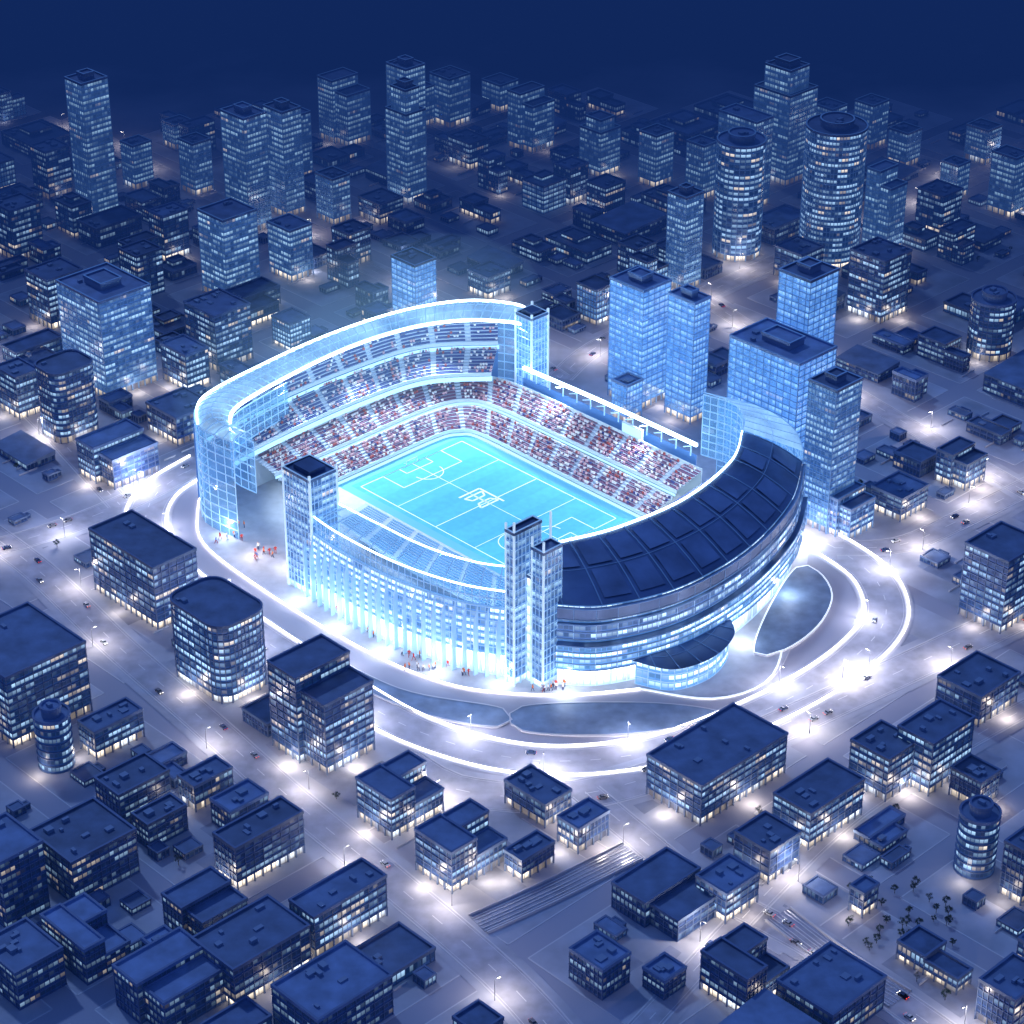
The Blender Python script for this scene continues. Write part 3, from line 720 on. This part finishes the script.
mb=MB(); skin(mb,FW,0,48,M['sg'],fh=4.4,n=30,frame=M['sf'],fr=.35,every=2)
skin(mb,[(62,90),(84,92),(102,74)],18,52,M['sg'],fh=4.4,n=24,frame=M['sf'],fr=.35,every=2)
deck(mb,FW,[(62,90),(80,92),(94,84),(102,74)],48,53,M['sg2'],n=24,seam=M['sf'],every=3); mb.obj("glass_fin_wall",ST)
mb=MB(); pa=[(163,-64),(178,-56),(183,-38),(178,-20),(168,-10)]
skin(mb,pa,0.3,13,M['fac'],fh=4,ww=3,n=36,frame=M['sf'],fr=.35,every=3); deck(mb,[(163,-66),(180,-58),(185.5,-38),(180,-18),(168,-8)],[(156,-60),(162,-50),(164,-38),(163,-24),(160,-16)],13.2,14.5,M['rp'],n=36,seam=M['rs'],every=5); mb.obj("entrance_annex",ST)
mb=MB(); wallpath(mb,[(-56,80),(0,82),(66,82)],0,22,M['facd'],50,.5); wallpath(mb,[(-56,80),(0,82),(66,82)],27,28.6,M['ledc'],50,1.3)
for i in range(13):
    x=-56+i*10; mb.box(x-.25,x+.25,79.5,80.0,22,27,M['sf']); mb.obox((x,80),(x,74),.3,27,27.5,M['sf'],29,29.5)
mb.obj("open_side_light_rail",ST)
mb=MB(); mb.box(20,34,76,77.2,20,26,M['wallw']); mb.box(20.6,33.4,75.85,75.98,20.6,25.4,M['ribbonb']); mb.box(22,22.6,76.2,76.8,15,20,M['sf']); mb.box(31.4,32,76.2,76.8,15,20,M['sf']); mb.obj("scoreboard",ST)
DA=[(6,-119),(32,-121),(68,-119),(100,-111),(122,-99)]
mb=MB(); skin(mb,DA,.3,12,M['lobw'],fh=11,ww=2.5,n=70,frame=M['sfw'],fr=.5,every=2)
skin(mb,[(x,y-1.2) for x,y in DA],12,36,M['fac'],fh=3.4,ww=2.2,n=70,frame=M['sf'],fr=.35,every=2,edge=M['sf'])
skin(mb,DA,36,44,M['sg'],fh=4,n=70,frame=M['sf'],fr=.35,every=2)
pp=path2(DA,70)
for i in range(0,70,3):
    q=pp[i]; mb.obox((q.x,q.y-1.6),(q.x,q.y-4),.5,.3,36,M['sf'],.3,26)
mb.obj("front_facade",ST)
DI=[(8,-104),(34,-103),(66,-101),(92,-94),(108,-84)]
mb=MB(); deck(mb,DA,DI,44,45,M['sg3'],n=70,seam=M['sf'],every=5,zc=1); wallpath(mb,DA,44,44.9,M['ledc'],60,.4); wallpath(mb,DI,44.6,45.4,M['ledc'],60,.35); mb.obj("front_canopy",ST)
def gtower(name,s,t,w,d,h,wall='f_twr'):
    mb=MB(); prism(mb,rect(-w/2,w/2,-d/2,d/2),0,h,4,2.4,M[wall],M['sf'],M['rp'],M['lobw'],led=.4)
    for x in (-w/2,w/2):
        for y in (-d/2,d/2): mb.box(x-.5,x+.5,y-.5,y+.5,0,h+3,M['sfw'])
    mb.box(-w*.3,w*.3,-d*.3,d*.3,h,h+2.5,M['rp']); mb.obj(name,ST,(s,t,0.3))
gtower("corner_tower",1,-113,19,16,63)
gtower("back_corner_tower",-58,88,12,12,56,'f_gho')
mb=MB(); prism(mb,rect(122,127,-104,-88),.3,78,4,2.4,M['f_twr'],M['sf'],M['rp'],M['lobw']); prism(mb,rect(131,138,-97,-86),.3,70,4,2.4,M['f_twr'],M['sf'],M['rp'],M['lobw'])
prism(mb,rect(127.1,130.9,-96,-86),.3,54,5,2.4,M['lobw'],M['sfw'],M['rp'])
for x,y,h in ((122,-104,82),(127,-104,84),(138,-97,76),(131,-97,76),(131,-86,84)): mb.box(x-.4,x+.4,y-.4,y+.4,.3,h,M['sfw'])
mb.obj("entrance_tower",ST)
def aim(loc,tgt):
    d=Vector(tgt)-Vector(loc); return d.to_track_quat('-Z','Y').to_euler()
FC=(.72,.9,1)
pa=path2(SAi[1:],5)
for p in pa: lamp("floodlight",(p.x,p.y,50),190000,FC,ST,2,rad(115),aim((p.x,p.y,50),(-10,0,0)))
pa=path2(IC,4)
for p in pa: lamp("floodlight",(p.x-1,p.y,50),140000,FC,ST,2,rad(115),aim((p.x,p.y,50),(0,5,0)))
for x in (-25,35): lamp("floodlight",(x,79,30),100000,FC,ST,2,rad(120),aim((x,79,30),(x,20,0)))
for x in (20,80): lamp("floodlight",(x,-104,43),100000,FC,ST,2,rad(120),aim((x,-104,43),(x*.6,20,10)))
for p in path2(DA,5): lamp("plaza_fill_light",(p.x,p.y-9,7),4200,(.85,.92,1),ST,1)
for p in path2([(x+9,y-4) for x,y in OC],5): lamp("plaza_fill_light",(p.x,p.y,7),4600,(.85,.92,1),ST,1)
for p in path2([(x-6,y-3) for x,y in SA[:6]],4): lamp("plaza_fill_light",(p.x,p.y,7),4500,(.75,.88,1),ST,1)
for q in ((-40,-118),(-20,-112)): lamp("plaza_fill_light",(q[0],q[1],9),5000,(1,.93,.88),ST,1)  # extra lamps without fixtures, added to brighten the pedestrians
# added street lamps, none seen, put in to light the roads
mb=MB(); pm_=simple("lamp_post_metal",(.25,.27,.32),.4,metal=.5); he=simple("lamp_head_lit",(.9,.9,.9),.4,emis=(1,.93,.85),es=5,sample=False)
for i in range(8):
    a0,a1=i*math.pi/4,(i+1)*math.pi/4
    mb.face([(.18*math.cos(a0),.18*math.sin(a0),0),(.18*math.cos(a1),.18*math.sin(a1),0),(.1*math.cos(a1),.1*math.sin(a1),10)  ,(.1*math.cos(a0),.1*math.sin(a0),10)],pm_)
mb.obox((0,0),(1.8,0),.12,9.8,9.95,pm_,10.2,10.35); mb.box(1.3,2.5,-.25,.25,10.36,10.5,pm_); mb.box(1.4,2.4,-.2,.2,10.18,10.35,he,bottom=True)
lampme=mb.mesh("added_street_lamp")
def added_streetlamp(p,ang,power,colr):
    o=bpy.data.objects.new("added_street_lamp",lampme); col.objects.link(o); o.location=(p.x,p.y,.05); o.rotation_euler=(0,0,ang)
    lamp("added_lamp_light",(1.9,0,9.7),power,colr,o,.8)
for nme,(pth,w) in roads.items():
    sp=side(pth,w+1.5); sp2=side(pth,-w-1.5); k=0; acc=0
    for i in range(len(pth)-1):
        acc+=(pth[i+1]-pth[i]).length
        if acc>(38 if nme in('ring','r1') else 46):
            acc=0;k+=1; q=(sp if k%2 else sp2)[i]; d=pth[i]-q
            s_,t_=toST(q)
            if any(a-1<s_<b+1 and c-1<t_<e+1 for a,b,c,e in occ): continue
            if abs(q.x)>230+(q.y+420)*.25: continue
            added_streetlamp(q,math.atan2(d.y,d.x),{'ring':10500,'r1':11500,'r2':6000,'r5':6500}.get(nme,8000),(.9,.88,1) if nme in('ring','r3') else (1,.88,.80))
# ------------------------------------------------------------------ people
def person_mesh(i,shirt,pants,pose):
    me=bpy.data.meshes.new("p")
    V=[(0,0,.95),(0,0,1.12),(0,0,1.35),(0,0,1.47),(0,.02,1.56),(0,.02,1.66)]; E=[(0,1),(1,2),(2,3),(3,4),(4,5)]; r=[.14,.13,.17,.07,.09,.09]
    st=pose
    for sg in (-1,1):
        b=len(V); f=st*.28*sg
        V+=[(sg*.09,0,.9),(sg*.1,f*.5,.5),(sg*.1,f-.04,.09),(sg*.1,f+.12,.05)]; r+=[.1,.07,.05,.045]; E+=[(0,b),(b,b+1),(b+1,b+2),(b+2,b+3)]
        b=len(V); V+=[(sg*.21,0,1.38),(sg*.26,-f*.5,1.12),(sg*.27,-f*.8+.06,.88),(sg*.27,-f*.8+.09,.80)]; r+=[.065,.048,.038,.04]; E+=[(2,b),(b,b+1),(b+1,b+2),(b+2,b+3)]
    me.from_pydata(V,E,[]); o=bpy.data.objects.new("p",me); col.objects.link(o)
    md=o.modifiers.new("s",'SKIN'); 
    for k,sv in enumerate(me.skin_vertices[0].data): sv.radius=(r[k],r[k]*.85); sv.use_root=(k==0)
    s2=o.modifiers.new("ss",'SUBSURF'); s2.levels=1
    dg=bpy.context.evaluated_depsgraph_get(); m2=bpy.data.meshes.new_from_object(o.evaluated_get(dg)); bpy.data.objects.remove(o)
    m2.name="person"; m2.materials.clear()
    for mt in (shirt,pants,CM[4],M['hair']): m2.materials.append(mt)
    for p in m2.polygons:
        c=p.center; z=c.z
        p.material_index=3 if (z>1.66 or (z>1.56 and c.y<-.01)) else 2 if z>1.45 or (abs(c.x)>.2 and z<.92) else 0 if z>.95 or abs(c.x)>.2 else 1
    return m2
M['hair']=simple("hair_dark",(.04,.03,.03),.6)
shirts=[simple("jacket_"+n,c,.7) for n,c in (("orange",(.85,.20,.04)),("red",(.7,.05,.04)),("white",(.75,.72,.7)),("blue",(.08,.15,.45)))]
pants=[simple("trousers_navy",(.04,.05,.12),.8),simple("trousers_red",(.4,.05,.05),.8)]
pms=[person_mesh(i,shirts[i%4],pants[i%2],(0,1,.6,-1,.8,-.5)[i%6]) for i in range(8)]
def people(px,py,n,sx,sy):
    for _ in range(n):
        w=P(px+R.uniform(-sx,sx),py+R.uniform(-sy,sy)); o=bpy.data.objects.new("pedestrian",pms[R.choice([0,1,0,1,4,5,2,3,2,6])]); col.objects.link(o)
        o.location=(w.x,w.y,.30); o.rotation_euler=(0,0,R.uniform(0,6.28)); k=R.uniform(2.2,2.6); o.scale=(k*1.15,k*1.15,k)
people(242,534,7,9,8); people(264,555,10,15,7); people(222,540,3,6,6); people(376,634,6,8,4); people(442,668,13,38,4); people(410,658,4,12,3); people(470,676,4,8,3); people(558,690,12,26,3); people(332,616,3,8,4)
# ------------------------------------------------------------------ cars
def car_mesh(paint):
    mb=MB(); gl=M['cgl']; bk=M['tyre']
    prof=[(-2.2,.35),(-2.25,.75),(-2.1,.95),(-1.2,1.0),(-.7,1.42),(.6,1.42),(1.2,1.0),(2.1,.85),(2.25,.6),(2.2,.35)]
    for sg in (-1,1):
        mb.face([(x,sg*(.88 if z<=1 else .72),z) for x,z in (prof if sg<0 else prof[::-1])],paint)
    for i in range(len(prof)-1):
        (x0,z0),(x1,z1)=prof[i],prof[i+1]; y0=.88 if z0<=1 else .72; y1=.88 if z1<=1 else .72
        mb.face([(x0,-y0,z0),(x0,y0,z0),(x1,y1,z1),(x1,-y1,z1)],gl if (z0<=1<z1 or z1<=1<z0) else paint)
    for sg in (-1,1): mb.face([(x,sg*y,z) for x,y,z in ((-1.05,.885,1.0),(1.05,.885,1.0),(.55,.735,1.38),(-.68,.735,1.38))][::sg],gl)
    for x in (-1.4,1.4):
        for y in (-.9,.9):
            c=[(x+.33*math.cos(a*.628),.33+.33*math.sin(a*.628)) for a in range(10)]
            mb.face([(u,y+.04*(1 if y>0 else -1),v) for u,v in c],bk)
            for j in range(10): a,b=c[j],c[(j+1)%10]; mb.face([(a[0],y*.8,a[1]),(b[0],y*.8,b[1]),(b[0],y*1.045,b[1]),(a[0],y*1.045,a[1])],bk)
    for y in (-.6,.6): mb.box(2.2,2.29,y-.2,y+.2,.58,.74,M['head']); mb.box(-2.3,-2.22,y-.2,y+.2,.62,.78,M['tail'])
    return mb.mesh("parked_car")
M['cgl']=simple("car_glass",(.03,.05,.08),.1); M['tyre']=simple("tyre_rubber",(.02,.02,.02),.8); M['head']=simple("headlight",(.8,.8,.8),.3,emis=(1,.95,.85),es=6,sample=False); M['tail']=simple("tail_light",(.5,.02,.02),.3,emis=(1,.05,.02),es=3,sample=False)
cms=[car_mesh(simple("car_paint_"+n,c,.3)) for n,c in (("white",(.6,.62,.66)),("silver",(.35,.38,.45)),("navy",(.05,.08,.2)),("grey",(.2,.2,.24)))]
for nme,(pth,w) in roads.items():
    for _ in range(9 if nme in('ring','r1','r2','r5') else 4):
        i=R.randrange(2,len(pth)-2); d=(pth[i+1]-pth[i]).normalized(); sg=R.choice((-1,1)); q=pth[i]+Vector((d.y,-d.x,0))*sg*(w*.5)
        s_,t_=toST(q)
        if any(a-1<s_<b+1 and c-1<t_<e+1 for a,b,c,e in occ): continue
        o=bpy.data.objects.new("car",R.choice(cms)); col.objects.link(o); o.location=(q.x,q.y,.12); o.rotation_euler=(0,0,math.atan2(d.y*sg,d.x*sg))
# ------------------------------------------------------------------ trees
M['leaf']=simple("foliage",(.05,.09,.09),.8,var=.5,scale=1.5); M['bark']=simple("bark",(.08,.06,.05),.9)
def tree_mesh():
    mb=MB(); h=R.uniform(5,7.5)
    def limb(p,q,r0,r1):
        p,q=Vector(p),Vector(q); d=(q-p).normalized(); a=d.orthogonal().normalized(); b=d.cross(a)
        for i in range(6):
            t0,t1=i*1.047,(i+1)*1.047; mb.face([p+(a*math.cos(t0)+b*math.sin(t0))*r0,p+(a*math.cos(t1)+b*math.sin(t1))*r0,q+(a*math.cos(t1)+b*math.sin(t1))*r1,q+(a*math.cos(t0)+b*math.sin(t0))*r1],M['bark'])
    limb((0,0,0),(0,0,h*.45),.22,.14); cl=[]
    for i in range(6):
        a=i*1.05+R.uniform(-.4,.4); e=Vector((math.cos(a)*R.uniform(1,2.2),math.sin(a)*R.uniform(1,2.2),h*R.uniform(.55,.95))); limb((0,0,h*R.uniform(.3,.45)),e,.1,.03); cl.append(e)
    cl.append(Vector((0,0,h)))
    for c in cl:
        for _ in range(60):
            d=Vector((R.gauss(0,1),R.gauss(0,1),R.gauss(0,.8))).normalized()*R.uniform(.2,1.25); p=c+d; u=Vector((R.gauss(0,1),R.gauss(0,1),R.gauss(0,1))).normalized(); v=u.orthogonal().normalized()
            s=R.uniform(.2,.38); mb.face([p-u*s,p-v*s*.6,p+u*s,p+v*s*.6],M['leaf'])
    return mb.mesh("tree")
tms=[tree_mesh() for _ in range(3)]
nt_=0
for _ in range(900):
    if nt_>=50: break
    if R.random()<.4: w=P(R.uniform(840,960),R.uniform(880,1000))
    else: w=P(R.uniform(10,1014),R.uniform(200,1010))
    s,t=toST(w)
    if not free(s-1.5,s+1.5,t-1.5,t+1.5,1): continue
    o=bpy.data.objects.new("tree",R.choice(tms)); col.objects.link(o); o.location=w; o.rotation_euler=(0,0,R.uniform(0,6)); k=R.uniform(.45,.7); o.scale=(k,k,k); nt_+=1
# ------------------------------------------------------------------ sky / moon
w=bpy.data.worlds.new("World"); scene.world=w; w.use_nodes=True; nt=w.node_tree; nt.nodes.clear()
out=N(nt,"ShaderNodeOutputWorld"); sky=N(nt,"ShaderNodeTexSky",sky_type='NISHITA'); sky.sun_disc=False; sky.sun_elevation=rad(2); sky.sun_rotation=rad(200)
b1=N(nt,"ShaderNodeBackground"); nt.links.new(sky.outputs[0],b1.inputs[0]); b1.inputs[1].default_value=.004
b2=N(nt,"ShaderNodeBackground"); b2.inputs[0].default_value=(.062,.16,.58,1); b2.inputs[1].default_value=.6
ad=N(nt,"ShaderNodeAddShader"); nt.links.new(b1.outputs[0],ad.inputs[0]); nt.links.new(b2.outputs[0],ad.inputs[1]); nt.links.new(ad.outputs[0],out.inputs[0])
sl_=bpy.data.lights.new("moon","SUN"); sl_.energy=.7; sl_.color=(.36,.56,1); sl_.angle=rad(3); so=bpy.data.objects.new("moon",sl_); col.objects.link(so)
so.rotation_euler=(Vector((.45,-.75,-1.0))).to_track_quat('-Z','Y').to_euler()
# ------------------------------------------------------------------ mist (volumes with the haze glow put in as emission)
def mist(name,sig,glow):
    m,nt,out=newmat(name)
    em=N(nt,"ShaderNodeEmission"); em.inputs[0].default_value=(*glow,1); em.inputs[1].default_value=1.0; res=em.outputs[0]
    if sig>0:
        em.inputs[1].default_value=sig
        ab=N(nt,"ShaderNodeVolumeAbsorption"); ab.inputs[0].default_value=(0,0,0,1); ab.inputs[1].default_value=sig
        ad=N(nt,"ShaderNodeAddShader"); nt.links.new(ab.outputs[0],ad.inputs[0]); nt.links.new(em.outputs[0],ad.inputs[1]); res=ad.outputs[0]
    nt.links.new(res,out.inputs[1]); return m
mb=MB(); mb.box(-2500,2500,210,4500,-1,115,mist("night_haze",.0046,(.006,.024,.125)),bottom=True); mb.obj("night_haze")
def ellipsoid(name,c,rx,ry,rz,mat):
    mb=MB(); nu,nv=32,16
    pt=lambda i,j:(c[0]+rx*math.cos(2*math.pi*i/nu)*math.sin(math.pi*j/nv),c[1]+ry*math.sin(2*math.pi*i/nu)*math.sin(math.pi*j/nv),c[2]+rz*math.cos(math.pi*j/nv))
    for j in range(nv):
        for i in range(nu):
            q=[pt(i,j),pt(i,j+1),pt(i+1,j+1),pt(i+1,j)]
            if j==0: q=[q[0],q[1],q[2]]
            elif j==nv-1: q=[q[0],q[1],q[3]]
            mb.face(q,mat)
    mb.obj(name,ST)
gm=mist("mist_glow",0,(.00030,.00062,.00095))  # floodlight glow over the shell added as self-emission, nothing scatters
for f in (1,.6): ellipsoid("mist_glow",(-96,5,52),56*f,118*f,50*f,gm)
print("lights",NL[0],"trees",nt_)
